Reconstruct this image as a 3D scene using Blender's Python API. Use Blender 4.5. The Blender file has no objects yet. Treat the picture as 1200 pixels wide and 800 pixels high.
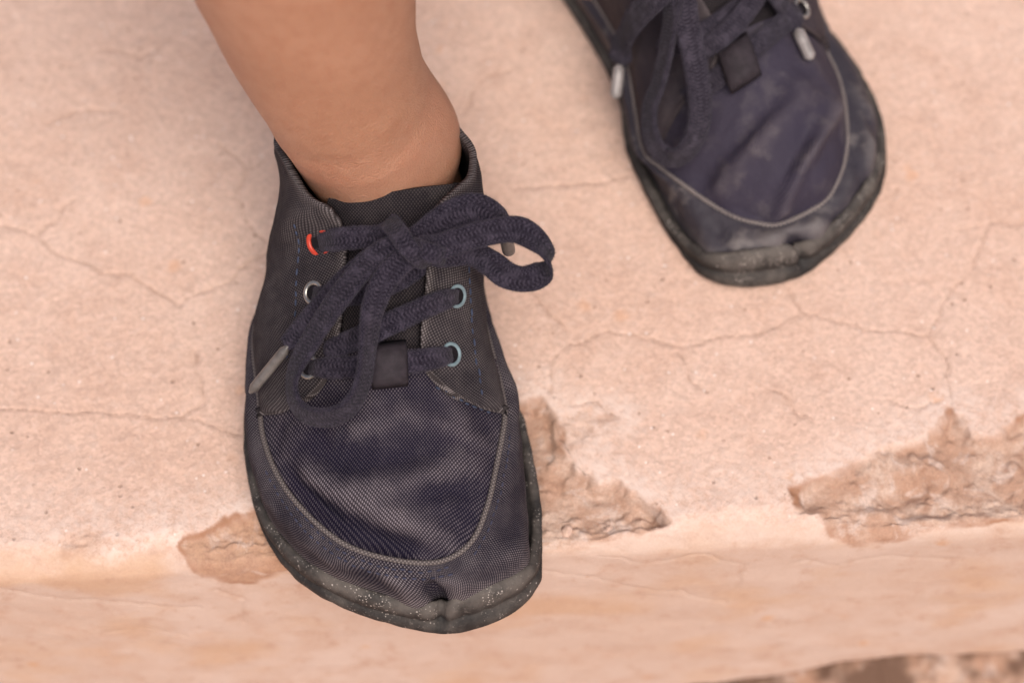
import bpy, math, random
import numpy as np
from mathutils import Vector
from mathutils.bvhtree import BVHTree

random.seed(7); rng = np.random.default_rng(7)
sc = bpy.context.scene
COL = sc.collection
R = math.radians

# ---------------------------------------------------------------- camera
FPX, PITCH, DIST = 2500.0, R(60), 0.59          # focal length in photo pixels (photo 1200 wide)
CAM = np.array([0, -DIST * math.cos(PITCH), DIST * math.sin(PITCH)])
FW = np.array([0, math.cos(PITCH), -math.sin(PITCH)])
UP = np.array([0, math.sin(PITCH), math.cos(PITCH)])
cd = bpy.data.cameras.new('camera'); cam = bpy.data.objects.new('camera', cd); COL.objects.link(cam)
cam.location = CAM; cam.rotation_euler = (math.pi / 2 - PITCH, 0, 0)
cd.sensor_width = 36; cd.lens = FPX / 1200 * 36
cd.clip_start = 0.01; cd.clip_end = 500
cd.dof.use_dof = True; cd.dof.focus_distance = 0.540; cd.dof.aperture_fstop = 7.0
sc.camera = cam
# ---------------------------------------------------------------- sky and sun (bright open shade, soft light from front right)
SUN_EL, SUN_AZ = R(58), R(165)                  # azimuth clockwise from +y
w = bpy.data.worlds.new('World'); sc.world = w; w.use_nodes = True
nt = w.node_tree
sky = nt.nodes.new('ShaderNodeTexSky'); sky.sky_type = 'NISHITA'; sky.sun_disc = False
sky.sun_elevation = SUN_EL; sky.sun_rotation = SUN_AZ
sky.dust_density = 6.0; sky.air_density = 0.7; sky.ozone_density = 0.4
nt.nodes['Background'].inputs['Strength'].default_value = 0.08
nt.links.new(sky.outputs[0], nt.nodes['Background'].inputs[0])
sl = bpy.data.lights.new('sun', 'SUN'); so = bpy.data.objects.new('sun', sl); COL.objects.link(so)
sl.energy = 1.5; sl.angle = R(42); sl.color = (1.0, 0.945, 0.88)
sd = Vector((math.sin(SUN_AZ) * math.cos(SUN_EL), math.cos(SUN_AZ) * math.cos(SUN_EL), math.sin(SUN_EL)))
so.rotation_euler = (-sd).to_track_quat('-Z', 'Y').to_euler(); so.location = sd * 3
vs = sc.view_settings
vs.view_transform = 'Standard'; vs.look = 'None'; vs.gamma = 1; vs.use_curve_mapping = False
vs.exposure = 0.75

# ---------------------------------------------------------------- helpers
def ray(px, py):
    return FW + np.array([1., 0, 0]) * (px - 600) / FPX + UP * (400 - py) / FPX
def at(px, py, z):
    d = ray(px, py); return CAM + d * (z - CAM[2]) / d[2]
def row_of(p):
    v = np.asarray(p) - CAM; k = v @ FW
    return 400 - FPX * (v @ UP) / k
def x_at(px, p):
    v = np.asarray(p) - CAM; return (px - 600) / FPX * (v @ FW)
def cr(P, n, closed=False, dense=16):
    """Catmull-Rom through P, resampled to n points evenly by length."""
    P = np.asarray(P, float); N = len(P); r = []
    segs = N if closed else N - 1
    for i in range(segs):
        if closed: p = [P[(i + k - 1) % N] for k in range(4)]
        else:
            p = [P[max(i - 1, 0)], P[i], P[i + 1], P[min(i + 2, N - 1)]]
            if i == 0: p[0] = 2 * P[0] - P[1]
            if i == N - 2: p[3] = 2 * P[-1] - P[-2]
        t = np.linspace(0, 1, dense, endpoint=False)[:, None]
        r.append(.5 * (2 * p[1] + (p[2] - p[0]) * t + (2 * p[0] - 5 * p[1] + 4 * p[2] - p[3]) * t ** 2 + (3 * p[1] - p[0] - 3 * p[2] + p[3]) * t ** 3))
    r = np.vstack(r + [P[:1] if closed else P[-1:]])
    s = np.r_[0, np.cumsum(np.linalg.norm(np.diff(r[:, :3], axis=0), axis=1))]
    q = np.linspace(0, s[-1], n, endpoint=not closed)
    return np.stack([np.interp(q, s, r[:, k]) for k in range(r.shape[1])], 1)
def sst(a, b, x):
    t = np.clip((x - a) / (b - a), 0, 1); return t * t * (3 - 2 * t)
def pnoise(x, y, z=0.0, seed=0):
    """vectorised gradient noise, about -1..1"""
    x, y, z = np.broadcast_arrays(np.asarray(x, float), np.asarray(y, float), np.asarray(z, float))
    xi, yi, zi = [np.floor(a).astype(np.int64) for a in (x, y, z)]
    xf, yf, zf = x - xi, y - yi, z - zi
    f = lambda t: t * t * t * (t * (t * 6 - 15) + 10)
    u, v, ww = f(xf), f(yf), f(zf)
    out = 0
    for dx in (0, 1):
        for dy in (0, 1):
            for dz in (0, 1):
                h = ((xi + dx) * 374761393 + (yi + dy) * 668265263 + (zi + dz) * 2147483647 + seed * 974711) & 0xffffffff
                h = ((h ^ (h >> 13)) * 1274126177) & 0xffffffff
                h = h ^ (h >> 16)
                a1 = (h & 1023) / 1023 * 2 - 1; a2 = ((h >> 10) & 1023) / 1023 * 2 - 1; a3 = ((h >> 20) & 1023) / 1023 * 2 - 1
                g = a1 * (xf - dx) + a2 * (yf - dy) + a3 * (zf - dz)
                out = out + g * (u if dx else 1 - u) * (v if dy else 1 - v) * (ww if dz else 1 - ww)
    return out * 1.4
def fbm(x, y, z=0.0, oct=4, seed=0):
    o = 0; a = 1.0
    for k in range(oct):
        o = o + a * pnoise(x * 2 ** k, y * 2 ** k, z * 2 ** k, seed + k * 17); a *= .5
    return o
def pdist(X, Y, pts):
    """distance to a polyline in the plane"""
    d = np.full(np.shape(X), 1e9)
    for (ax, ay), (bx, by) in zip(pts[:-1], pts[1:]):
        vx, vy = bx - ax, by - ay
        t = np.clip(((X - ax) * vx + (Y - ay) * vy) / (vx * vx + vy * vy + 1e-15), 0, 1)
        d = np.minimum(d, np.hypot(X - ax - t * vx, Y - ay - t * vy))
    return d
def inside(X, Y, poly):
    c = np.zeros(np.shape(X), bool); n = len(poly)
    for i in range(n):
        (x1, y1), (x2, y2) = poly[i], poly[(i + 1) % n]
        if y1 == y2: continue
        c ^= ((y1 > Y) != (y2 > Y)) & (X < (x2 - x1) * (Y - y1) / (y2 - y1) + x1)
    return c
def raw_mesh(name, V, Fq, mat, parent=None, uv=None, attrs=None, smooth=True):
    V = np.asarray(V, np.float32).reshape(-1, 3); Fq = np.asarray(Fq, np.int32)
    me = bpy.data.meshes.new(name); k = Fq.shape[1]
    me.vertices.add(len(V)); me.vertices.foreach_set('co', V.ravel())
    me.loops.add(Fq.size); me.loops.foreach_set('vertex_index', Fq.ravel())
    me.polygons.add(len(Fq)); me.polygons.foreach_set('loop_start', np.arange(0, Fq.size, k, dtype=np.int32))
    me.polygons.foreach_set('use_smooth', np.full(len(Fq), smooth))
    if uv is not None:
        l = me.uv_layers.new(name='UVMap'); l.data.foreach_set('uv', np.asarray(uv, np.float32).reshape(-1, 2)[Fq.ravel()].ravel())
    for a, v in (attrs or {}).items():
        at_ = me.attributes.new(a, 'FLOAT', 'POINT'); at_.data.foreach_set('value', np.asarray(v, np.float32).ravel())
    me.update(); me.validate()
    me.materials.append(mat)
    o = bpy.data.objects.new(name, me); COL.objects.link(o)
    if parent: o.parent = parent
    return o
def grid_faces(n, m, cu=False, cv=False, flip=False):
    i = np.arange(n if cu else n - 1); j = np.arange(m if cv else m - 1)
    I, J = np.meshgrid(i, j, indexing='ij'); I2, J2 = (I + 1) % n, (J + 1) % m
    f = np.stack([I * m + J, I2 * m + J, I2 * m + J2, I * m + J2], -1).reshape(-1, 4)
    return f[:, ::-1] if flip else f
def gridn(P, cu=False, cv=False):
    """normals of a grid"""
    du = (np.roll(P, -1, 0) - np.roll(P, 1, 0)) if cu else np.gradient(P, axis=0)
    dv = (np.roll(P, -1, 1) - np.roll(P, 1, 1)) if cv else np.gradient(P, axis=1)
    n = np.cross(du, dv); return n / (np.linalg.norm(n, axis=-1, keepdims=True) + 1e-12)
def empty(name, loc, rz=0):
    o = bpy.data.objects.new(name, None); COL.objects.link(o); o.location = loc; o.rotation_euler = (0, 0, rz); o.empty_display_size = .02
    return o
def tag(o, label=None, cat=None, group=None, kind=None):
    for k, v in (('label', label), ('category', cat), ('group', group), ('kind', kind)):
        if v: o[k] = v
    return o

# ---------------------------------------------------------------- materials
class NB:
    def __init__(s, name):
        s.m = bpy.data.materials.new(name); s.m.use_nodes = True; s.t = s.m.node_tree; s.b = s.t.nodes['Principled BSDF']
    def n(s, typ, **kw):
        nd = s.t.nodes.new('ShaderNode' + typ)
        for k, v in kw.items():
            if hasattr(nd, k) and not k.startswith('i_'): setattr(nd, k, v)
        return nd
    def put(s, sock, v):
        if hasattr(v, 'is_output'): s.t.links.new(v, sock)
        elif v is not None:
            if sock.type == 'RGBA' and len(v) == 3: v = (*v, 1)
            sock.default_value = v
    def math(s, op, a, b=None, c=None, clamp=False):
        nd = s.n('Math', operation=op); nd.use_clamp = clamp
        for i, v in enumerate((a, b, c)):
            if v is not None: s.put(nd.inputs[i], v)
        return nd.outputs[0]
    def mix(s, f, a, b, mode='MIX'):
        nd = s.n('Mix', data_type='RGBA', blend_type=mode); s.put(nd.inputs[0], f); s.put(nd.inputs[6], a); s.put(nd.inputs[7], b)
        return nd.outputs[2]
    def rng(s, v, a, b, c=0., d=1., sm=True):
        nd = s.n('MapRange', interpolation_type='SMOOTHSTEP' if sm else 'LINEAR')
        for i, q in enumerate((v, a, b, c, d)): s.put(nd.inputs[i], q)
        return nd.outputs[0]
    def noise(s, vec, scale, detail=3, rough=.55, dist=0.):
        nd = s.n('TexNoise'); s.put(nd.inputs['Vector'], vec); nd.inputs['Scale'].default_value = scale
        nd.inputs['Detail'].default_value = detail; nd.inputs['Roughness'].default_value = rough; nd.inputs['Distortion'].default_value = dist
        return nd.outputs[0]
    def vor(s, vec, scale, feat='F1', out=0, rnd=1.):
        nd = s.n('TexVoronoi', feature=feat); s.put(nd.inputs['Vector'], vec); nd.inputs['Scale'].default_value = scale
        nd.inputs['Randomness'].default_value = rnd
        return nd.outputs[out]
    def attr(s, name): return s.n('Attribute', attribute_name=name).outputs['Fac']
    def obj(s): return s.n('TexCoord').outputs['Object']
    def uv(s): return s.n('TexCoord').outputs['UV']
    def bump(s, h, strength, dist, nrm=None):
        nd = s.n('Bump'); nd.inputs['Strength'].default_value = strength; nd.inputs['Distance'].default_value = dist
        s.put(nd.inputs['Height'], h)
        if nrm is not None: s.put(nd.inputs['Normal'], nrm)
        return nd.outputs[0]
    def fin(s, col, rough, nrm=None, spec=.3, **kw):
        s.put(s.b.inputs['Base Color'], col); s.put(s.b.inputs['Roughness'], rough); s.b.inputs['Specular IOR Level'].default_value = spec
        if nrm is not None: s.put(s.b.inputs['Normal'], nrm)
        for k, v in kw.items(): s.put(s.b.inputs[k.replace('_', ' ')], v)
        return s.m

def canvas_mat(name, dark, light, pitch=.00043, contrast=1.0, rough=.88, wear_lo=.30, wear_hi=.95, dust=(.20, .165, .145), sheen=0.0, spec=.08, scuff=.03):
    b = NB(name); uv = b.uv(); o = b.obj()
    wob = b.n('Vector' + 'Math', operation='MULTIPLY_ADD')
    nz = b.n('TexNoise'); b.put(nz.inputs['Vector'], uv); nz.inputs['Scale'].default_value = 260; nz.inputs['Detail'].default_value = 2
    b.put(wob.inputs[0], nz.outputs['Color']); wob.inputs[1].default_value = (.00022,) * 3; b.put(wob.inputs[2], uv)
    sp = b.n('SeparateXYZ'); b.put(sp.inputs[0], wob.outputs[0])
    k = math.pi / pitch; big_w = b.noise(uv, 34, 2, .5)
    su = b.math('SINE', b.math('MULTIPLY', b.math('MULTIPLY_ADD', big_w, .0045, sp.outputs[0]), k)); sv = b.math('SINE', b.math('MULTIPLY', b.math('MULTIPLY_ADD', big_w, -.0035, sp.outputs[1]), k * .80))
    wv = b.math('MULTIPLY', su, sv)
    big = b.noise(o, 55, 3, .6); mid = b.noise(o, 210, 3, .6); fine = b.noise(uv, 1500, 2, .6)
    ridge = b.attr('wear')
    wear = b.math('ADD', b.math('MULTIPLY_ADD', mid, .30, b.math('MULTIPLY_ADD', big, .35, .17)), b.math('MULTIPLY', ridge, 1.2))
    wear = b.rng(wear, wear_lo, wear_hi)
    up = b.rng(wv, .0, .55)
    lightf = b.math('MULTIPLY', b.math('MULTIPLY', up, contrast), b.math('MULTIPLY_ADD', wear, .95, b.math('MULTIPLY_ADD', fine, .35, .02)), clamp=True)
    base = b.mix(b.math('MULTIPLY', wear, .55), dark, tuple(.62 * x + .38 * y for x, y in zip(dark, dust)))
    base = b.mix(b.math('MULTIPLY', b.noise(o, 90, 2), .35), base, tuple(c * .55 for c in dark))
    col = b.mix(lightf, base, light)
    sc_ = b.noise(o, 105, 5, .68, 0.); col = b.mix(b.math('MULTIPLY', b.rng(sc_, .50, .74), scuff), col, (.20, .175, .165))
    h = b.math('ABSOLUTE', wv)
    n1 = b.bump(b.math('ADD', h, b.math('MULTIPLY', wv, .5)), .40 * contrast, .00016)
    n2 = b.bump(mid, .35, .0016, n1)
    return b.fin(col, rough, n2, spec, Sheen_Weight=sheen, Sheen_Roughness=.5)

def lace_mat(name, dark, light):
    b = NB(name); uv = b.uv(); sp = b.n('SeparateXYZ'); b.put(sp.inputs[0], uv)
    u, v = sp.outputs[0], sp.outputs[1]                    # metres along, metres round
    zz = b.math('PINGPONG', v, .0009)
    ch = b.math('SINE', b.math('MULTIPLY', b.math('ADD', u, zz), 2 * math.pi / .00105))
    cv = b.math('COSINE', b.math('MULTIPLY', v, 2 * math.pi / .0009))
    br = b.math('MULTIPLY', ch, b.math('MULTIPLY_ADD', cv, .5, .5))
    o = b.obj(); fz = b.math('MULTIPLY_ADD', b.noise(o, 1900, 3, .7), .6, b.math('MULTIPLY', b.noise(o, 800, 3, .7), .4)); md = b.noise(o, 300, 3, .6)
    f = b.math('ADD', b.math('MULTIPLY', b.rng(br, -.4, .9), .20), b.math('MULTIPLY', fz, .80))
    col = b.mix(b.rng(f, .25, .85), dark, light)
    col = b.mix(b.math('MULTIPLY', b.rng(md, .45, .75), .35), col, tuple(min(1, c * 1.5) for c in light))
    n1 = b.bump(br, .16, .00016); n2 = b.bump(fz, .9, .0005, n1)
    return b.fin(col, .95, n2, .04, Sheen_Weight=.06, Sheen_Roughness=.6)

def rubber_mat():
    b = NB('worn black rubber'); o = b.obj()
    n = b.noise(o, 120, 4, .65); f = b.noise(o, 900, 3, .6)
    sp = b.math('MULTIPLY', b.rng(b.vor(o, 1300, 'F1'), .30, .16), b.rng(b.noise(o, 140, 2), .50, .62))
    sp2 = b.math('MULTIPLY', b.rng(b.vor(o, 620, 'F1'), .20, .10), b.rng(b.noise(o, 90, 2), .52, .64))
    toe = b.rng(b.attr('wear'), .02, .20); dust = b.rng(b.math('ADD', n, b.attr('wear')), .52, 1.05)
    col = b.mix(dust, (.021, .0185, .0180), (.105, .090, .080))
    col = b.mix(b.math('MULTIPLY', toe, b.math('MAXIMUM', b.math('MULTIPLY', sp, .65), b.math('MULTIPLY', sp2, .8))), col, (.50, .44, .40))
    scr = b.noise(o, 420, 4, .7, 1.2); col = b.mix(b.math('MULTIPLY', toe, b.math('MULTIPLY', b.rng(scr, .58, .72), .5)), col, (.22, .19, .17))
    return b.fin(col, b.rng(n, .3, .7, .55, .85), b.bump(b.math('ADD', f, scr), .55, .0004), .25)

def simple(name, col, rough=.5, spec=.5, bumpscale=0, **kw):
    b = NB(name); o = b.obj(); n = b.noise(o, 400, 3)
    c = b.mix(b.rng(n, .3, .7), tuple(x * .75 for x in col), tuple(min(1, x * 1.15) for x in col))
    return b.fin(c, rough, b.bump(n, .3, .0003) if bumpscale else None, spec, **kw)

def skin_mat():
    b = NB('child skin'); o = b.obj()
    n1 = b.noise(o, 28, 3, .5); n2 = b.noise(o, 220, 4, .6); n3 = b.noise(o, 1400, 3, .6); v = b.vor(o, 1900, 'F1')
    col = b.mix(b.rng(n1, .3, .7), (.370, .188, .116), (.410, .217, .138))
    col = b.mix(b.math('MULTIPLY', b.rng(n2, .4, .7), .55), col, (.335, .155, .092))
    col = b.mix(b.math('MULTIPLY', b.rng(n3, .5, .75), .2), col, (.47, .275, .20))
    col = b.mix(b.math('MULTIPLY', b.attr('blush'), .55), col, (.375, .165, .105))
    h = b.math('ADD', b.math('MULTIPLY', v, .6), n3)
    return b.fin(col, .52, b.bump(h, .60, .00035, b.bump(n2, .18, .001)), .35, Subsurface_Weight=.25, Subsurface_Radius=(.006, .0025, .0015), Subsurface_Scale=1.0)

def step_mat():
    b = NB('pink concrete'); o = b.obj()
    chip, crack, riser, tint, pale, rim, soil_shade = [b.attr(k) for k in ('chip', 'crack', 'riser', 'tint', 'pale', 'rim', 'soil_shade')]
    n1 = b.noise(o, 14, 4, .6); n2 = b.noise(o, 75, 4, .6); n3 = b.noise(o, 420, 4, .65); g = b.noise(o, 1700, 3, .7)
    col = b.mix(b.rng(n1, .32, .68), (.562, .380, .300), (.608, .433, .354))
    col = b.mix(b.math('MULTIPLY', b.rng(n2, .42, .72), .45), col, (.525, .340, .262))
    col = b.mix(b.math('MULTIPLY', b.rng(n3, .48, .72), .40), col, (.64, .475, .405))
    # sand grain
    vs_ = b.n('TexVoronoi', feature='F1'); b.put(vs_.inputs['Vector'], o); vs_.inputs['Scale'].default_value = 1050
    cs = b.n('SeparateXYZ'); b.put(cs.inputs[0], vs_.outputs['Color'])
    grain = b.math('MULTIPLY_ADD', b.math('SUBTRACT', cs.outputs[0], .5), .22, b.math('MULTIPLY_ADD', g, .30, .85))
    quart = b.math('MULTIPLY', b.rng(cs.outputs[1], .990, .995), b.rng(vs_.outputs['Distance'], .55, .3))
    smooth_r = b.math('SUBTRACT', 1.0, b.math('MULTIPLY', riser, .55))
    col = b.mix(smooth_r, col, grain, 'MULTIPLY')
    col = b.mix(b.math('MULTIPLY', quart, b.math('MULTIPLY', smooth_r, .7)), col, (.80, .72, .68))
    pv = b.n('TexVoronoi', feature='F1'); b.put(pv.inputs['Vector'], o); pv.inputs['Scale'].default_value = 260
    ps = b.n('SeparateXYZ'); b.put(ps.inputs[0], pv.outputs['Color'])
    pit = b.math('MULTIPLY', b.rng(b.math('MULTIPLY_ADD', g, .12, pv.outputs['Distance']), .24, .12), b.rng(ps.outputs[0], .80, .86))
    pit = b.math('MULTIPLY', pit, smooth_r)
    col = b.mix(b.math('MULTIPLY', pit, .62), col, (.27, .165, .115))
    pv2 = b.n('TexVoronoi', feature='F1'); b.put(pv2.inputs['Vector'], o); pv2.inputs['Scale'].default_value = 95
    ps2 = b.n('SeparateXYZ'); b.put(ps2.inputs[0], pv2.outputs['Color'])
    blot = b.math('MULTIPLY', b.rng(b.math('MULTIPLY_ADD', n3, .30, pv2.outputs['Distance']), .42, .22), b.rng(ps2.outputs[0], .84, .9))
    col = b.mix(b.math('MULTIPLY', blot, .30), col, (.62, .30, .14))
    # pale efflorescence along the broken edge
    pf = b.math('MULTIPLY', pale, b.rng(b.math('ADD', n3, b.math('MULTIPLY', g, .5)), .55, .9))
    col = b.mix(b.math('MULTIPLY', pf, .9), col, (.68, .54, .475))
    # riser: finer smooth plaster with ochre stains
    rc = b.mix(b.rng(n1, .35, .65), (.510, .375, .305), (.55, .425, .362))
    rc = b.mix(b.math('MULTIPLY', b.rng(n2, .40, .68), .8), rc, (.49, .34, .265))
    rc = b.mix(b.math('MULTIPLY', b.rng(n3, .45, .75), .3), rc, (.60, .475, .41))
    st = b.n('TexNoise'); mp = b.n('Mapping'); b.put(mp.inputs[0], o); mp.inputs['Scale'].default_value = (16, 22, 24)
    b.put(st.inputs['Vector'], mp.outputs[0]); st.inputs['Scale'].default_value = 1.6; st.inputs['Detail'].default_value = 4
    rc = b.mix(b.math('MULTIPLY', b.rng(b.math('ADD', st.outputs[0], b.math('MULTIPLY', tint, .12)), .50, .70), 0.55), rc, (.50, .31, .19))
    rc = b.mix(b.math('MULTIPLY', blot, .45), rc, (.52, .27, .12))
    rc = b.mix(b.math('MULTIPLY', b.rng(b.noise(o, 150, 5, .72), .54, .70), .55), rc, (.42, .27, .20))
    rc = b.mix(.8, rc, b.math('MULTIPLY_ADD', g, .34, .83), 'MULTIPLY')
    col = b.mix(b.math('MULTIPLY', riser, b.math('SUBTRACT', 1, chip)), col, rc)
    # broken patches
    cc = b.mix(b.rng(n2, .38, .66), (.41, .255, .185), (.52, .385, .315))
    cc = b.mix(b.math('MULTIPLY', b.rng(n3, .42, .7), .6), cc, (.32, .185, .130))
    cc = b.mix(b.math('MULTIPLY', tint, .75), cc, b.mix(b.rng(n3, .35, .7), (.30, .150, .080), (.41, .230, .130)))
    cc = b.mix(b.math('MULTIPLY', b.rng(b.noise(o, 130, 4, .65, .6), .52, .66), .55), cc, (.56, .45, .40))
    cc = b.mix(b.math('MULTIPLY', b.rng(b.noise(o, 105, 4, .65, .4), .54, .70), .65), cc, (.27, .145, .095))
    cc = b.mix(1.0, cc, b.math('MULTIPLY_ADD', g, .8, .60), 'MULTIPLY')
    col = b.mix(chip, col, cc)
    col = b.mix(b.math('MULTIPLY', rim, b.rng(n2, .30, .62)), col, (.27, .120, .060))
    col = b.mix(b.math('MULTIPLY', soil_shade, b.rng(b.noise(o, 45, 3, .6), .40, .58)), col, (.13, .075, .052))  # dark brown soil and stone, with the recess's shade painted into the colour
    # cracks
    cd_ = b.math('ADD', crack, b.math('MULTIPLY', b.math('SUBTRACT', b.noise(o, 650, 3, .7), .5), .75))
    ck = b.math('MULTIPLY', b.rng(cd_, .26, .02), b.rng(b.noise(o, 70, 3), .30, .52))
    ck2 = b.math('MULTIPLY', b.rng(cd_, 1.4, .1), .09)
    ckk = b.math('MULTIPLY', b.math('MAXIMUM', b.math('MULTIPLY', ck, .40), ck2), smooth_r)
    col = b.mix(ckk, col, (.25, .135, .085))
    h = b.math('ADD', b.math('MULTIPLY', g, .5), b.math('MULTIPLY', n3, 1.2))
    h = b.math('SUBTRACT', h, b.math('MULTIPLY', pit, 1.0)); h = b.math('SUBTRACT', h, b.math('MULTIPLY', ck, .8))
    nr = b.n('Bump'); b.put(nr.inputs['Strength'], b.math('MULTIPLY_ADD', riser, -.45, .65)); nr.inputs['Distance'].default_value = .0006; b.put(nr.inputs['Height'], h)
    return b.fin(col, .9, nr.outputs[0], .2)

M = dict(
    vamp=canvas_mat('navy canvas', (.0085, .0066, .0165), (.215, .183, .205)),
    rand=canvas_mat('navy canvas toe', contrast=1.2, dark=(.0105, .0086, .0160), light=(.25, .215, .228), wear_lo=.25, wear_hi=.9),
    quarter=canvas_mat('faded canvas', (.0130, .0106, .0148), (.185, .160, .162), wear_lo=.28, wear_hi=.92, contrast=.85),
    tongue=canvas_mat('dark canvas', (.012, .010, .013), (.14, .115, .11), contrast=.9),
    r_vamp=canvas_mat('worn navy canvas', (.032, .0265, .044), (.17, .145, .16), contrast=.60, rough=.72, wear_lo=.45, wear_hi=.95, sheen=0., spec=.15, scuff=.15),
    r_rand=canvas_mat('scuffed navy canvas', (.030, .026, .036), (.22, .19, .18), contrast=.45, rough=.58, wear_lo=.42, wear_hi=.90, dust=(.36, .32, .30), sheen=0., spec=.25, scuff=.60),
    r_quarter=canvas_mat('rear quarter canvas', (.030, .024, .032), (.15, .12, .12), contrast=.4, rough=.6),  # rear quarters: navy canvas with a fainter weave
    rubber=rubber_mat(),
    piping=canvas_mat('piping canvas', contrast=.6, dark=(.05, .043, .046), light=(.24, .205, .195), pitch=.0005, wear_lo=.25, wear_hi=.55),
    r_piping=canvas_mat('dark piping canvas', (.055, .048, .055), (.36, .31, .29), pitch=.0006, wear_lo=.35, wear_hi=.7),
    stitch=simple('indigo thread', (.040, .050, .085), .8, .2),
    stitch2=simple('black thread', (.045, .045, .070), .85, .1),
    lace=lace_mat('navy cotton lace', (.0056, .0045, .0090), (.054, .045, .064)),
    r_lace=lace_mat('faded navy lace', (.010, .0083, .0135), (.062, .053, .071)),
    fuzz=simple('lace fuzz', (.060, .051, .072), .95, .05),
    red=simple('red enamel', (.42, .035, .015), .4, .5),
    steel=simple('worn steel', (.42, .40, .37), .35, .5, Metallic=.85),
    blue=simple('pale blue enamel', (.15, .21, .235), .5, .5),
    aglet=None, keeper=simple('brown faux leather', (.028, .022, .027), .75, .2, 1),
    lining=simple('dark lining', (.03, .026, .03), .95, .1),
    hole=simple('eyelet hole', (.012, .01, .012), .95, .1),
    skin=skin_mat(), step=step_mat(),
)
def aglet_mat(name, col, tr):
    b = NB(name); n = b.noise(b.obj(), 350, 3)
    c = b.mix(b.rng(n, .35, .7), col, tuple(x * .6 for x in col))
    return b.fin(c, .3, b.bump(n, .3, .0004), .5, Transmission_Weight=tr, IOR=1.45)
M['aglet'] = aglet_mat('clear plastic', (.20, .18, .17), .35)
M['r_aglet'] = aglet_mat('milky plastic', (.32, .29, .285), .15)

# ---------------------------------------------------------------- the concrete step
E0, E1 = at(0, 668, 0), at(1200, 612, 0)
EA = math.atan2(E1[1] - E0[1], E1[0] - E0[0]); ca, sa = math.cos(EA), math.sin(EA)
OR = E0 + (E1 - E0) * (0 - E0[0]) / (E1[0] - E0[0])        # edge point at x = 0
RAD = .0095
def ab_world(a, u, v):                                    # along edge, behind edge (+), height
    return OR[0] + a * ca - u * sa, OR[1] + a * sa + u * ca, v
def px_ab(px, py):
    p = at(px, py, 0); dx, dy = p[0] - OR[0], p[1] - OR[1]
    a, u = dx * ca + dy * sa, -dx * sa + dy * ca
    if u >= 0: return a, -u
    nrm = np.array([sa, -ca, 0]); d = ray(px, py); k = ((np.array([OR[0], OR[1], 0]) - CAM) @ nrm) / (d @ nrm)
    q = CAM + d * k; dx, dy = q[0] - OR[0], q[1] - OR[1]
    return dx * ca + dy * sa, -q[2]
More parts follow.
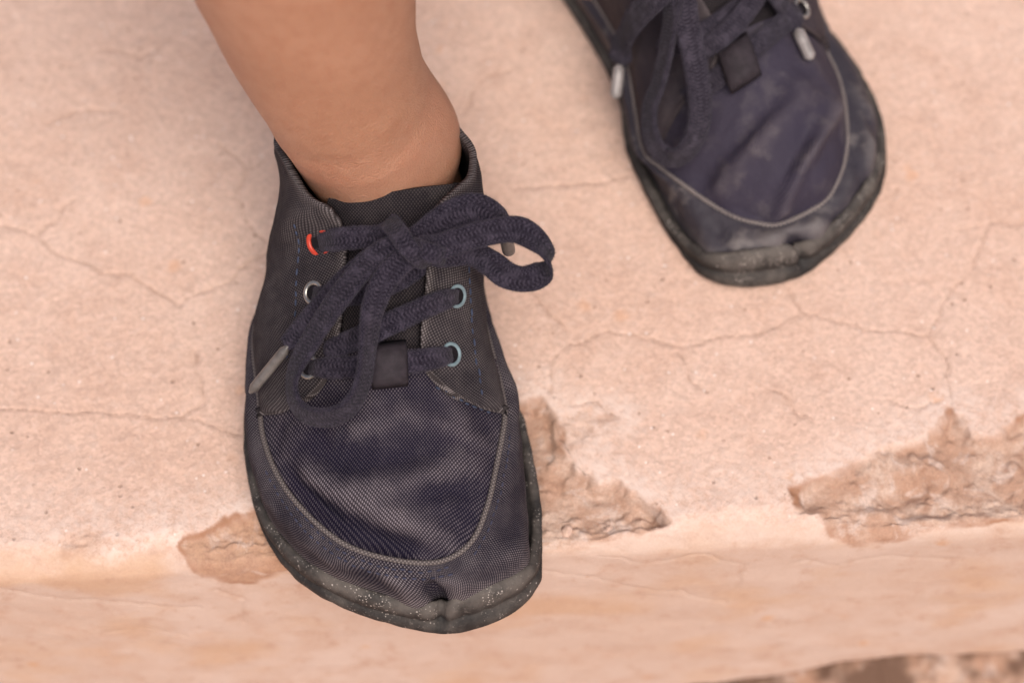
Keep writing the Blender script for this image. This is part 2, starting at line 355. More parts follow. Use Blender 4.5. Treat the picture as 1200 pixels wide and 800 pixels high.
def make_step():
    a = np.r_[-4, -2, -1, -.6, -.4, -.3, np.arange(-.20, .2001, .0005), .3, .4, .6, 1, 2, 4]
    bt = np.r_[-4, -2, -1, -.6, -.4, -.3, np.arange(-.225, .0, .0005)]
    bb = np.r_[np.arange(0, .012, .0005), np.arange(.012, .140, .0009), .155, .17, .20, .24]
    b = np.r_[bt, bb]
    A, B = np.meshgrid(a, b, indexing='ij')
    # rounded edge profile: arclength-like b to (u, v)
    u = np.where(B < 0, -B, 0.); v = np.where(B > 0, -B, 0.)
    q = np.clip((B + RAD) / (2 * RAD), 0, 1) * math.pi / 2
    mid = (B > -RAD) & (B < RAD)
    u = np.where(mid, RAD - RAD * np.sin(q), u); v = np.where(mid, RAD * np.cos(q) - RAD, v)
    nu = np.where(mid, -np.sin(q), np.where(B >= RAD, -1., 0.)); nv = np.where(mid, np.cos(q), np.where(B >= RAD, 0., 1.))
    riser = sst(-.007, .007, B + .0055 * fbm(A * 90, B * 90, oct=3, seed=3) + .0015)
    far = (np.abs(A) > .21) | (B < -.23)
    amp = np.where(far, 0, 1.)
    disp = amp * (1 - riser) * (.00022 * fbm(A * 160, B * 160, oct=4, seed=5) + .0005 * fbm(A * 22, B * 22, oct=2, seed=6) - .0004)
    disp += amp * riser * (.0004 * fbm(A * 45, B * 60, oct=3, seed=8))
    disp += amp * np.exp(-(B / .006) ** 2) * (.0016 * fbm(A * 60, B * 60, oct=5, seed=9) - .0006)
    chip = np.zeros_like(A); tint = np.zeros_like(A); rim = np.zeros_like(A); pale = np.zeros_like(A)
    chips = [  # outline in the photograph, depth, tint, wall width
        ([(560, 470), (636, 462), (652, 482), (660, 512), (664, 535), (688, 553), (718, 560), (750, 575), (772, 592), (783, 612), (772, 626), (735, 634), (700, 640), (660, 648), (600, 655), (540, 640)], .0046, .12, .0034, 1.0),
        ([(926, 572), (945, 560), (985, 552), (1000, 540), (1040, 520), (1075, 510), (1098, 494), (1116, 478), (1130, 488), (1140, 505), (1165, 508), (1180, 494), (1205, 484), (1300, 480), (1300, 612), (1180, 616), (1140, 622), (1105, 625), (1080, 628), (1045, 636), (1000, 640), (975, 632), (960, 608), (938, 604)], .0046, .15, .0036, 1.0),
        ([(204, 644), (215, 630), (240, 618), (262, 606), (300, 600), (380, 600), (380, 668), (330, 672), (300, 682), (270, 682), (240, 675), (215, 662)], .0038, .95, .0034, .9),
        ([(60, 640), (80, 620), (105, 612), (125, 622), (128, 645), (105, 660), (75, 660)], .0014, .65, .0060, .45),
        ([(640, 470), (650, 488), (680, 480), (725, 488), (700, 496), (690, 520), (665, 530), (640, 520)], .0011, .2, .0030, .35),
    ]
    W = .0005 * fbm(A * 420, B * 420, oct=3, seed=21) + .0013 * fbm(A * 190, B * 190, oct=3, seed=23) + .0014 * fbm(A * 95, B * 95, oct=2, seed=22)
    cut = np.full_like(A, 1.0); cmask = np.zeros_like(A)
    for poly, dep, tn, wall, cf in chips:
        pp = [px_ab(*p) for p in poly]; xs = [p[0] for p in pp]; ys = [p[1] for p in pp]
        ia = np.where((a > min(xs) - .012) & (a < max(xs) + .012))[0]; ib = np.where((b > min(ys) - .012) & (b < max(ys) + .012))[0]
        if len(ia) == 0: continue
        sl_ = np.ix_(ia, ib); X, Y = A[sl_], B[sl_]
        d = pdist(X, Y, pp + pp[:1]); d = np.where(inside(X, Y, pp), d, -d) + W[sl_]
        m = sst(-.0006, wall, d)
        rough = .0008 * fbm(X * 150, Y * 150, oct=3, seed=31) + .0016 * fbm(X * 50, Y * 50, oct=2, seed=32) - .0009 * np.abs(fbm(X * 420, Y * 420, oct=3, seed=33)) + .0012 * sst(.15, .45, fbm(X * 210, Y * 210, oct=2, seed=34))
        fl_ = -(dep * (.75 + .25 * sst(0, .012, d)) - rough * .62)
        new = m > cmask[sl_]; cut[sl_] = np.where(new, fl_, cut[sl_]); cmask[sl_] = np.where(new, m, cmask[sl_])
        cm = sst(-.0010, .0024, d) * cf
        tint[sl_] = np.where(cm > chip[sl_], tn, tint[sl_]); chip[sl_] = np.maximum(chip[sl_], cm)
        rim[sl_] = np.maximum(rim[sl_], cf * .9 * sst(-.0007, .0003, d) * sst(.0026, .0006, d) * sst(-.35, .35, fbm(X * 60, Y * 60, oct=2, seed=41)))
        pale[sl_] = np.maximum(pale[sl_], sst(-.012, -.001, d))
    # lumps and hollows seen in the right-hand break
    lump = np.zeros_like(A)
    for px, py, r_, h_ in [(1040, 548, .0065, .0024), (1085, 545, .004, .0018), (1075, 565, .0028, -.0030), (1050, 575, .0035, -.0018), (1100, 600, .003, -.002), (1030, 600, .0030, .0018), (1095, 612, .0035, .0022), (766, 598, .0026, -.0040), (757, 607, .0016, .0030), (990, 636, .0030, -.0040), (1010, 638, .0030, -.0035), (770, 612, .0020, -.0030), (290, 676, .0026, -.0035), (315, 668, .0022, -.0030), (262, 676, .0022, -.0025), (1128, 492, .0022, .0020), (700, 575, .0022, -.0020), (1160, 540, .008, .0010), (990, 570, .006, .0010), (955, 595, .003, .0014)]:
        x, y = px_ab(px, py); lump += h_ * np.exp(-(((A - x) / (r_ * 1.5)) ** 2 + ((B - y) / r_) ** 2)) * (1 + .3 * fbm(A * 200, B * 200, oct=2, seed=50))
    pale = np.maximum(pale, sst(-.030, -.006, B) * (1 - riser)) * (.55 + .45 * sst(-.3, .3, fbm(A * 35, B * 35, oct=2, seed=61)))
    tint = np.maximum(tint, riser * sst(.02, -.12, A) * sst(.022, .004, B))
    # lower edge of the riser is broken away
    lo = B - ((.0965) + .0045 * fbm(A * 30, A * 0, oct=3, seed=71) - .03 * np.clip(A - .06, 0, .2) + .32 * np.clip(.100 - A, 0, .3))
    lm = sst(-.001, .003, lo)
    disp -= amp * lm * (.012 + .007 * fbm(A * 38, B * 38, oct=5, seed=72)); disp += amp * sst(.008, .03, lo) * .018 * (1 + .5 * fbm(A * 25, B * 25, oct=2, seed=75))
    soil_shade = lm * amp; chip = np.maximum(chip, lm); tint = np.where(lm > .5, .25, tint)  # mask below the broken edge for the painted recess shade
    # cracks
    cracks = [
        [(622, 340), (640, 362), (658, 378), (664, 388)], [(642, 462), (640, 440), (648, 420), (668, 402), (690, 398), (708, 384)],
        [(708, 384), (745, 392), (770, 400), (812, 404), (840, 394), (880, 392), (905, 382), (925, 372), (940, 366)],
        [(940, 366), (928, 350), (925, 336)], [(940, 366), (970, 372), (1000, 382), (1040, 388), (1075, 392), (1090, 394)],
        [(1090, 394), (1096, 370), (1110, 345), (1135, 320), (1150, 290), (1160, 250)], [(1090, 394), (1106, 415), (1114, 445), (1115, 475)],
        [(0, 478), (45, 478), (70, 482), (125, 483), (180, 486), (216, 490), (250, 500), (290, 506)], [(216, 490), (234, 472), (238, 440), (225, 410)],
        [(0, 262), (45, 276), (62, 292), (95, 304), (120, 320), (155, 324), (190, 342), (210, 354), (240, 342), (268, 328), (292, 306), (316, 288)],
        [(45, 276), (62, 258), (84, 235)], [(260, 170), (280, 186), (290, 200), (283, 222), (284, 250), (300, 272), (315, 280)], [(290, 198), (320, 180)],
        [(790, 410), (805, 432), (820, 455)], [(600, 222), (650, 215), (700, 216), (735, 205)], [(545, 130), (560, 95), (600, 80)],
        [(130, 60), (165, 70), (200, 45)], [(50, 145), (90, 130), (140, 128)], [(905, 455), (935, 480), (955, 492)],
        [(1040, 470), (1070, 474), (1100, 470)], [(670, 470), (700, 474), (722, 486)], [(1200, 262), (1150, 262), (1120, 268)],
        [(642, 470), (650, 490), (660, 515), (672, 540), (690, 556)],
        [(640, 668), (700, 676), (745, 690), (790, 692), (850, 706)], [(705, 652), (760, 660), (815, 648), (872, 662)], [(872, 662), (862, 690)], [(0, 690), (80, 702), (150, 706), (235, 712)], [(255, 690), (290, 704), (285, 730)], [(980, 660), (1050, 650), (1120, 655)],
        [(925, 660), (945, 655), (980, 662)], [(120, 740), (180, 735), (220, 745)],
    ]
    ck = np.full_like(A, 3.0)
    ia = np.where(np.abs(a) < .19)[0]; ib = np.where((b > -.225) & (b < .08))[0]; sl_ = np.ix_(ia, ib)
    X = A[sl_] + .0016 * fbm(A[sl_] * 130, B[sl_] * 130, oct=3, seed=81); Y = B[sl_] + .0016 * fbm(A[sl_] * 130, B[sl_] * 130, oct=3, seed=82)
    best = np.full(X.shape, 1.0)
    for c in cracks: best = np.minimum(best, pdist(X, Y, [px_ab(*p) for p in c]))
    ck[sl_] = np.minimum(3.0, best * 1000)
    disp -= .00035 * sst(.9, 0, ck) * (1 - chip)
    u = u + nu * disp; v = v + nv * disp
    v = v - cmask * np.maximum(0, v - (cut + lump))
    x, y, z = ab_world(A, u, v)
    P = np.stack([x, y, z], -1)
    o = raw_mesh('step', P, grid_faces(*A.shape, flip=False), M['step'], attrs=dict(chip=chip, crack=ck, riser=riser, tint=tint, pale=pale, rim=rim, soil_shade=soil_shade))
    tag(o, kind='structure')
    return o
step = make_step()
# lower ground in front of the step
def ground():
    V = [(-60, -60, -.235), (60, -60, -.235), (60, 60, -.235), (-60, 60, -.235)]
    z = np.zeros(4)
    o = raw_mesh('ground', V, [[0, 1, 2, 3]], M['step'], attrs=dict(chip=z, crack=z + 3, riser=z, tint=z, pale=z, rim=z, soil_shade=z)); tag(o, kind='structure')
ground()

# crumbs of stone lying in the breaks
def crumb(px, py, r_, z, seed):
    th = np.linspace(0, 2 * math.pi, 10, endpoint=False); ph = np.linspace(.02, math.pi - .02, 7)
    T, Ph = np.meshgrid(th, ph, indexing='ij')
    rr = r_ * (1 + .35 * pnoise(np.cos(T) * 1.7 + seed, np.sin(T) * 1.7, np.cos(Ph) * 1.7, seed))
    P = np.stack([rr * np.cos(T) * np.sin(Ph) * 1.5, rr * np.sin(T) * np.sin(Ph), rr * np.cos(Ph) * .7], -1)
    zz = np.zeros(P.shape[:2])
    o = raw_mesh('stone_crumb', P, grid_faces(10, 7, cu=True), M['step'], parent=step, attrs=dict(chip=zz, crack=zz + 3, riser=zz, tint=zz + .3, pale=zz, rim=zz, soil_shade=zz), smooth=True)
    p = at(px, py, z); o.location = p; o.rotation_euler = (0, 0, seed * 1.3)

# ---------------------------------------------------------------- shoes
ORG = np.array([-.034, -.008, 0.])                        # base point of the front shoe
REAR_T, REAR_A = np.array([.02293, .08705, 0.]), R(30)
class Frame:
    """maps the front shoe's world coordinates into a shoe's local ones"""
    def __init__(s, mirror):
        s.mir = mirror
        if mirror:
            m = ORG * np.array([-1, 1, 1]); c, n = math.cos(REAR_A), math.sin(REAR_A)
            s.rot = np.array([[c, -n, 0], [n, c, 0], [0, 0, 1]]); s.loc = s.rot @ m + REAR_T; s.rz = REAR_A
        else: s.rot = np.eye(3); s.loc = ORG.copy(); s.rz = 0
    def canon(s, P):                                      # front-world -> local
        L = np.asarray(P) - ORG
        return L * np.array([-1, 1, 1]) if s.mir else L
    def world_local(s, P): return (np.asarray(P) - s.loc) @ s.rot      # world -> local
    def world(s, L): return np.asarray(L) @ s.rot.T + s.loc
    def to_canon(s, P):                                   # world -> front-world
        L = s.world_local(P)
        if s.mir: L = L * np.array([-1, 1, 1])
        return L + ORG

def P3(L): return np.array([at(*p) for p in L])
# sole outline, front world plan, from the left flank round the toe to the right, then the heel
SOLE_PX = [(288, 470), (286, 515), (290, 560), (299, 600), (314, 635), (340, 670), (375, 697), (420, 718), (470, 733), (515, 741), (552, 737), (592, 722), (618, 703), (633, 681), (637, 660), (634, 600), (625, 540), (615, 495), (603, 468)]
SOLE_BACK = [(-5, -8), (-8, 10), (-9.5, 30), (-11, 48), (-17, 60), (-30, 66), (-44, 66), (-56, 60), (-62, 47), (-64, 30), (-67, 10), (-70.5, -6)]
SOLE = np.vstack([np.array([at(x, y, .004)[:2] for x, y in SOLE_PX]), np.array(SOLE_BACK) / 1000])
NS = 420
sole = cr(np.c_[SOLE, np.zeros(len(SOLE))], NS, closed=True)
def inset(loop, d):
    t = np.roll(loop, -1, 0) - np.roll(loop, 1, 0); t /= np.linalg.norm(t[:, :2], axis=1)[:, None]
    n = np.stack([t[:, 1], -t[:, 0], 0 * t[:, 0]], 1)      # outward or inward decided below
    c = loop.mean(0)
    if ((loop - c) * n).sum() < 0: n = -n
    return n
SN = inset(sole, 0)
notch_w = at(517, 728, .006)
dn = np.linalg.norm(sole[:, :2] - notch_w[:2], axis=1)
i_notch = int(dn.argmin())
arc = np.r_[0, np.cumsum(np.linalg.norm(np.diff(sole, axis=0), axis=1))]
da = arc - arc[i_notch]                                    # arc distance from notch; + towards big toe (right)
# rubber height along the outline
lip = np.full(NS, .0044)
lip += .0068 * sst(-.006, .006, da) * sst(.052, .014, da)          # big toe cap
lip += .0042 * sst(.002, -.004, da) * sst(-.085, -.025, da)        # little toes
lip_full = lip.copy(); lip *= 1 - .16 * np.exp(-(da / .0022) ** 2)
pinch = .0022 * np.exp(-(da / .0018) ** 2)
LIFT = .0020 * sst(-.055, -.088, sole[:, 1])                        # toe spring
# seam loop (piping) : traced, with heights
SEAM_PX = [(304, 470, .019), (309, 515, .021), (328, 562, .0225), (360, 603, .0230), (402, 637, .0225), (450, 654, .0220), (500, 660, .0215), (532, 652, .0220), (556, 630, .0230), (572, 590, .0240), (582, 545, .0245), (591, 495, .0240), (590, 466, .0225)]
SEAM_BACK = [(-6.5, -9, 19), (-10, 8, 16.5), (-12.0, 28, 15), (-13.5, 46, 15), (-20, 57, 15), (-31, 62.5, 15), (-43, 62.5, 15), (-54, 57, 15), (-60, 45, 15), (-62.5, 28, 15), (-66.0, 8, 16), (-69, -8, 17.5)]
# match seam samples to the sole by direction so that the loft does not twist
def match(loopA, loopB, keys):
    """resample B so that key points line up: keys = list of (pointA, pointB)"""
    iA = [int(np.linalg.norm(loopA[:, :2] - np.array(a)[:2], axis=1).argmin()) for a, b in keys]
    iB = [int(np.linalg.norm(loopB[:, :2] - np.array(b)[:2], axis=1).argmin()) for a, b in keys]
    n = len(loopA); out = np.zeros((n, 3)); K = len(iA)
    for k in range(K):
        a0, a1 = iA[k], iA[(k + 1) % K]; b0, b1 = iB[k], iB[(k + 1) % K]
        la, lb = (a1 - a0) % n, (b1 - b0) % n
        idx = (a0 + np.arange(la)) % n; f = (b0 + np.arange(la) / la * lb) % n
        i0 = np.floor(f).astype(int) % n; fr = (f - np.floor(f))[:, None]
        out[idx] = loopB[i0] * (1 - fr) + loopB[(i0 + 1) % n] * fr
    for _ in range(12): out = (np.roll(out, 1, 0) + 2 * out + np.roll(out, -1, 0)) / 4 if _ < 2 else out
    return out
KEYS = ((1, 1), (3, 2), (5, 3), (7, 4), (9, 6), (11, 7), (13, 8), (15, 9), (17, 11), (18, 12), (20, 14), (22, 16), (24, 18), (25, 19), (27, 21), (29, 23))

def crease(C, lines):
    """sum of ridges/valleys; C plan points in front-world, lines: (world polyline xy, amp, width)"""
    d = np.zeros(C.shape[:-1])
    for pts, a, wd in lines:
        wob = .0011 * fbm(C[..., 0] * 95, C[..., 1] * 95, oct=2, seed=int(abs(a) * 1e5)); k = pdist(C[..., 0] + wob, C[..., 1] - wob, pts); ends = np.hypot(C[..., 0] - pts[0][0], C[..., 1] - pts[0][1]), np.hypot(C[..., 0] - pts[-1][0], C[..., 1] - pts[-1][1])
        d += a * np.exp(-(k / wd) ** 2) * (.75 + .5 * pnoise(C[..., 0] * 70, C[..., 1] * 70, 0, 5)) * (.35 + .65 * sst(0, .010, np.minimum(*ends)))
    return d

def make_shoe(mirror, name, label, mats, vamp_lines, rand_lines, wn, seam_front):
    fr = Frame(mirror)
    SF = np.asarray(seam_front); SEAM = np.vstack([SF, np.array(SEAM_BACK) / 1000])
    seam_m = match(sole, cr(SEAM, NS, closed=True), [(SOLE[i], SEAM[j]) for i, j in KEYS])
    root = empty(name, fr.loc, fr.rz); tag(root, label, 'shoe', 'pair of lace-up canvas shoes')
    fl = mirror; hit = []                                 # world-space triangles for ray casts
    def part(nm, P, mat, cu=False, cv=False, uv=None, attrs=None, flip=False, thick=0, rc=False, parent=None, outn=None):
        L = fr.canon(P)
        if outn is not None: flip = bool((gridn(P, cu, cv) * outn).sum() < 0)
        o = raw_mesh(nm, L, grid_faces(P.shape[0], P.shape[1], cu, cv, flip ^ fl), mat, parent or root, uv, attrs)
        if rc: hit.append((fr.world(L).reshape(-1, 3), grid_faces(P.shape[0], P.shape[1], cu, cv)))
        if thick:
            s = o.modifiers.new('thickness', 'SOLIDIFY'); s.thickness = thick; s.offset = -1
        return o
    # --- rand : from seam loop down to the sole
    base = sole - SN * (.0020 + .85 * np.clip(lip_full - .0044, 0, 1) * .70)[:, None] - SN * (.0016 * sst(.030, .050, da) * sst(.095, .075, da))[:, None] - SN * pinch[:, None]
    base[:, 2] = lip * .55 + LIFT
    P0, P3_ = seam_m, base
    k1 = P0 + (SN * .34 + np.array([0, 0, -.10])) * np.linalg.norm(P0 - P3_, axis=1)[:, None]
    k2 = P3_ + np.stack([SN[:, 0] * .03, SN[:, 1] * .03, np.full(NS, .60)], 1) * (np.abs(P0[:, 2] - P3_[:, 2]) + .002)[:, None]
    nr = 36; t = np.linspace(0, 1, nr)[None, :, None]
    Rg = (1 - t) ** 3 * P0[:, None] + 3 * (1 - t) ** 2 * t * k1[:, None] + 3 * (1 - t) * t ** 2 * k2[:, None] + t ** 3 * P3_[:, None]
    tt = t[..., 0]
    nrm = gridn(Rg, cu=True); out = np.where(((nrm * np.repeat(SN[:, None], nr, 1)).sum(-1, keepdims=True) + nrm[..., 2:3]) < 0, -1, 1); nrm = nrm * out
    pk = -.0018 * np.exp(-(da[:, None] / .0030) ** 2) * sst(.15, .6, tt) + .0010 * np.exp(-((np.abs(da[:, None]) - .008) / .004) ** 2) * sst(.1, .4, tt)
    d = crease(Rg, rand_lines) + .00055 * fbm(Rg[..., 0] * 75, Rg[..., 1] * 75, Rg[..., 2] * 75, oct=3, seed=wn) + .0006 * fbm(da[:, None] * 55 + 0 * tt, tt * 1.3, oct=2, seed=wn + 3)
    d = d * np.sin(np.pi * np.clip(tt, 0, 1)) ** .5 + pk
    Rg = Rg + nrm * d[..., None]
    la = np.r_[0, np.cumsum(np.linalg.norm(np.diff(seam_m, axis=0), axis=1))]
    uvr = np.stack([np.repeat(arc[:, None], nr, 1), np.cumsum(np.r_[[np.zeros(NS)], np.linalg.norm(np.diff(Rg, axis=1), axis=2).T].T, axis=1)], -1)
    wear = np.clip(d * (200 if mirror else 120), -.25, .45) + .20 * sst(.65, 1, tt) - .05
    part('rand', Rg, mats['rand'], cu=True, uv=uvr, attrs=dict(wear=wear), rc=True, thick=.0012, outn=nrm)
    # --- sole : moulded rubber with a bead and groove
    h = lip
    prof = [(-.006, 0, 0), (-.0012, 0, 0), (-.0003, .0006, 0), (.0000, 0, .22), (-.0001, 0, .32), (-.0007, 0, .38), (-.0008, 0, .43), (-.0001, 0, .50), (.0002, 0, .70), (.0002, 0, .84), (-.0004, 0, .95), (-.0012, 0, 1.0), (-.0020, 0, .97), (-.0026, 0, .80), (-.0032, .0030, .0), (-.010, .0032, .0)]
    lean = np.clip(lip_full - .0044, 0, 1) * .70
    S = []
    for off, za, zf in prof:
        zz = za + zf * h
        inn = off - lean * np.clip(zf, 0, 1) - pinch * sst(0, .5, zf + (za > 0.002) * 1.0) + .00025 * pnoise(arc * 260, zf * 3.0, 0, wn)
        pt = sole + SN * inn[:, None]; inn2 = .0005 * np.exp(-((da - .007) / .0011) ** 2) + .0005 * np.exp(-((da + .0065) / .0010) ** 2) + .0004 * np.exp(-((da - .0125) / .0010) ** 2); pt = pt - SN * (inn2 * (zf > .1))[:, None]
        pt[:, 2] = zz + LIFT + (.0004 * pnoise(arc * 150, zf * 2.0, 3, wn) if zf > .3 else 0)
        S.append(pt)
    # smooth section into finer steps
    S = np.stack(S, 1); c0 = sole.mean(0)
    cb, ct = np.repeat([[c0[0], c0[1], 0.0008]], NS, 0)[:, None], np.repeat([[c0[0], c0[1], .0034]], NS, 0)[:, None]
    S = np.concatenate([cb, S, ct], 1)
    uvs = np.stack([np.repeat(arc[:, None], S.shape[1], 1), np.repeat(np.linspace(0, .02, S.shape[1])[None], NS, 0)], -1)
    zf_ = np.array([0] + [p[2] for p in prof] + [0])[None] * np.ones((NS, 1))
    wr = .22 * sst(.4, 1, zf_) + .20 * sst(.006, .010, h)[:, None] - .12 * np.exp(-((zf_ - .5) / .06) ** 2)
    part('sole', S, mats['rubber'], cu=True, uv=uvs, attrs=dict(wear=wr), flip=True)
    # --- piping on the seam
    tube(fr, root, 'piping', seam_m + np.array([0, 0, .0004]), .00060 if mirror else .00070, mats['piping'], closed=True)
    # --- vamp and tongue: rows from the toe seam up the instep
    nL = [i for i in range(7)]
    Lc = cr(np.vstack([SF[6::-1] - np.array([0, 0, .0003]), P3([(318, 400, .022), (335, 330, .034), (352, 280, .045), (372, 243, .0585)])]), 160)
    Rc = cr(np.vstack([SF[6:] - np.array([0, 0, .0003]), P3([(578, 400, .028), (568, 330, .040), (560, 270, .050), (553, 216, .0600)])]), 160)
    Cc = cr(np.vstack([SF[6:7] - np.array([0, 0, .0002]), P3([(488, 630, .0262), (476, 580, .0310), (464, 520, .0350), (456, 470, .0385), (452, 420, .0425), (455, 345, .0505), (462, 285, .0575), (466, 224, .0650)])]), 160)
    # rows matched on plan length towards the heel
    def by_y(C, y):
        o_ = np.argsort(-C[:, 1] * -1); Cs = C[np.argsort(C[:, 1])]; return np.stack([np.interp(y, Cs[:, 1], Cs[:, k]) for k in range(3)], 1)
    nv_, ns_ = 300, 150
    q = np.linspace(0, 1, nv_)
    def rows(C):                                         # parametrise each curve by a shared 0..1: toe -> throat -> top
        s = np.r_[0, np.cumsum(np.linalg.norm(np.diff(C, axis=0), axis=1))]; s /= s[-1]
        return np.stack([np.interp(q, s, C[:, k]) for k in range(3)], 1)
    Lr, Rr, Cr_ = rows(Lc), rows(Rc), rows(Cc)
    s = np.linspace(-1, 1, ns_)[None, :, None]
    plan = Cr_[:, None] + (Rr - Lr)[:, None] / 2 * s + ((Rr + Lr) / 2 - Cr_)[:, None] * s ** 2
    zl = np.where(s[..., 0] < 0, Lr[:, None, 2], Rr[:, None, 2])
    z = Cr_[:, None, 2] + (zl - Cr_[:, None, 2]) * np.abs(s[..., 0]) ** 2.3
    V = np.concatenate([plan[..., :2], z[..., None]], -1)
    nrm = gridn(V); nrm *= np.where(nrm[..., 2:3] < 0, -1, 1)
    edge = sst(1.0, .86, np.abs(s[..., 0])) * sst(0, .05, q)[:, None]
    d = (crease(V, vamp_lines) + .00055 * fbm(V[..., 0] * 60, V[..., 1] * 60, oct=3, seed=wn + 9) + .0007 * (np.abs(fbm(V[..., 0] * 32 + V[..., 1] * 20, V[..., 1] * 75, oct=2, seed=wn + 12)) - .3)) * edge
    V = V + nrm * d[..., None]
    al = np.r_[0, np.cumsum(np.linalg.norm(np.diff(Cr_, axis=0), axis=1))]
    uvv = np.stack([V[..., 0], np.repeat(al[:, None], ns_, 1)], -1)
    wear = np.clip(d * 110, -.3, .30)
    kt = int(nv_ * .585); k0 = int(nv_ * .50)
    part('vamp', V[:kt], mats['vamp'], uv=uvv[:kt], attrs=dict(wear=wear[:kt]), rc=True, outn=nrm[:kt])
    Vt = V[k0:].copy() - nrm[k0:] * .0016
    part('tongue', Vt[:, 8:-8], mats['tongue'], uv=uvv[k0:, 8:-8], attrs=dict(wear=wear[k0:, 8:-8] - .1), rc=True, thick=.0022, outn=nrm[k0:, 8:-8])
    # --- quarters
    bv = BVHTree.FromPolygons([Vector(p) for p in V.reshape(-1, 3)], [tuple(f) for f in grid_faces(nv_, ns_).tolist()])
    def onV(px, py, off=.0016):
        dd = ray(px, py); hit_ = bv.ray_cast(Vector(CAM), Vector(dd / np.linalg.norm(dd)))
        p = np.array(hit_[0]) if hit_[0] is not None else at(px, py, .05)
        return at(px, py, p[2] + off)
    TL = np.vstack([[SF[0] * .65 + SF[1] * .35 + (0, 0, .0008)], [onV(*p) for p in ((330, 480), (358, 466), (380, 446), (393, 415), (400, 370), (403, 325), (405, 290))], [onV(402, 268)], P3([(386, 243, .0640), (362, 229, .0635), (344, 204, .0620), (331, 180, .0605), (324, 166, .0590)]), np.array([(-60, 34, 56), (-55, 44, 52), (-47, 51, 50), (-37, 54, 49)]) / 1000])
    BL = np.array([SF[0] * .65 + SF[1] * .35, SEAM[0], *SEAM[-1:-9:-1]])
    TR = np.vstack([[SF[11] * .62 + SF[12] * .38 + (0, 0, .0010)], [onV(*p) for p in ((566, 476), (540, 464), (515, 448), (496, 425), (493, 390), (498, 345), (501, 300), (503, 262))], P3([(517, 238, .0660), (538, 219, .0655), (551, 206, .0640), (555, 188, .0620), (552, 171, .0600)]), np.array([(-14.0, 31.5, 56), (-19, 42, 52), (-27, 50, 50), (-37, 54, 49)]) / 1000])
    BR = np.array([SF[11] * .62 + SF[12] * .38, SEAM[12], *SEAM[13:19], SEAM[18] * .5 + SEAM[19] * .5])
    for side, (T, B, nfront) in dict(L=(TL, BL, 9), R=(TR, BR, 9)).items():
        n, m = 150, 56
        Tn = cr(T, n)
        B = cr(B, 400); f = np.linspace(0, 1, n)
        # front part of the top edge (flap) shares little of the bottom edge
        fb = np.interp(f, [0, .12, .25, .50, .62, .78, 1], [0, .05, .12, .34, .50, .72, 1])
        if side == 'L': B[-1] = (-.037, .0625, .015)
        Bn = np.stack([np.interp(fb, np.linspace(0, 1, 400), B[:, k]) for k in range(3)], 1)
        sg = -1 if side == 'L' else 1
        ln = np.linalg.norm(Tn - Bn, axis=1)[:, None]
        c = np.array([-.036, .03, 0]); rad = Bn - c; rad[:, 2] = 0; rad /= np.linalg.norm(rad, axis=1)[:, None]
        wr_ = sst(.48, .66, f)[:, None]                     # 0 over the instep, 1 round the collar
        dT = (1 - wr_) * np.array([sg * .80, -.02, -.42]) + wr_ * (rad * .26 + np.array([0, 0, -.72]))
        dB = (1 - wr_) * (rad * .02 + np.array([sg * .05, 0, .80])) + wr_ * (rad * .02 + np.array([0, 0, .7]))
        k1 = Bn + dB * ln * .42; k2 = Tn + dT * ln * .40
        t = np.linspace(0, 1, m)[None, :, None]
        Q = (1 - t) ** 3 * Bn[:, None] + 3 * (1 - t) ** 2 * t * k1[:, None] + 3 * (1 - t) * t ** 2 * k2[:, None] + t ** 3 * Tn[:, None]
        nq = gridn(Q); ctr = np.array([-.036, 0.0, .02]); nq *= np.where(((Q - ctr) * nq).sum(-1, keepdims=True) < 0, -1, 1)
        dq = .0006 * fbm(Q[..., 0] * 70, Q[..., 1] * 70, Q[..., 2] * 70, oct=3, seed=wn + 31) + .0009 * fbm(Q[..., 0] * 25, Q[..., 1] * 40, Q[..., 2] * 60, oct=2, seed=wn + 37) * sst(.4, .7, f)[:, None]
        dq = dq * np.sin(np.pi * t[..., 0]) ** .5
        dq += .0007 * sst(.93, .985, t[..., 0])             # rolled edge
        Q = Q + nq * dq[..., None]
        uq = np.cumsum(np.r_[[np.zeros(m)], np.linalg.norm(np.diff(Q, axis=0), axis=2)], axis=0); uq = np.repeat(uq[:, m // 2:m // 2 + 1], m, 1)
        vq = np.cumsum(np.c_[np.zeros(n), np.linalg.norm(np.diff(Q, axis=1), axis=2)], axis=1)
        wq = np.clip(dq * 100, -.2, .2) + .12 * sst(.9, 1, t[..., 0])
        part('quarter', Q, mats['quarter'], uv=np.stack([uq, vq], -1), attrs=dict(wear=wq), rc=True, thick=.0018, outn=nq)
    # --- lining of the heel and insole
    Vs = np.vstack([h_[0] for h_ in hit]); off = 0; Fs = []
    for v_, f_ in hit: Fs += (f_ + off).tolist(); off += len(v_)
    fr.bvh = BVHTree.FromPolygons([Vector(p) for p in Vs], [tuple(f) for f in Fs])
    return root, fr

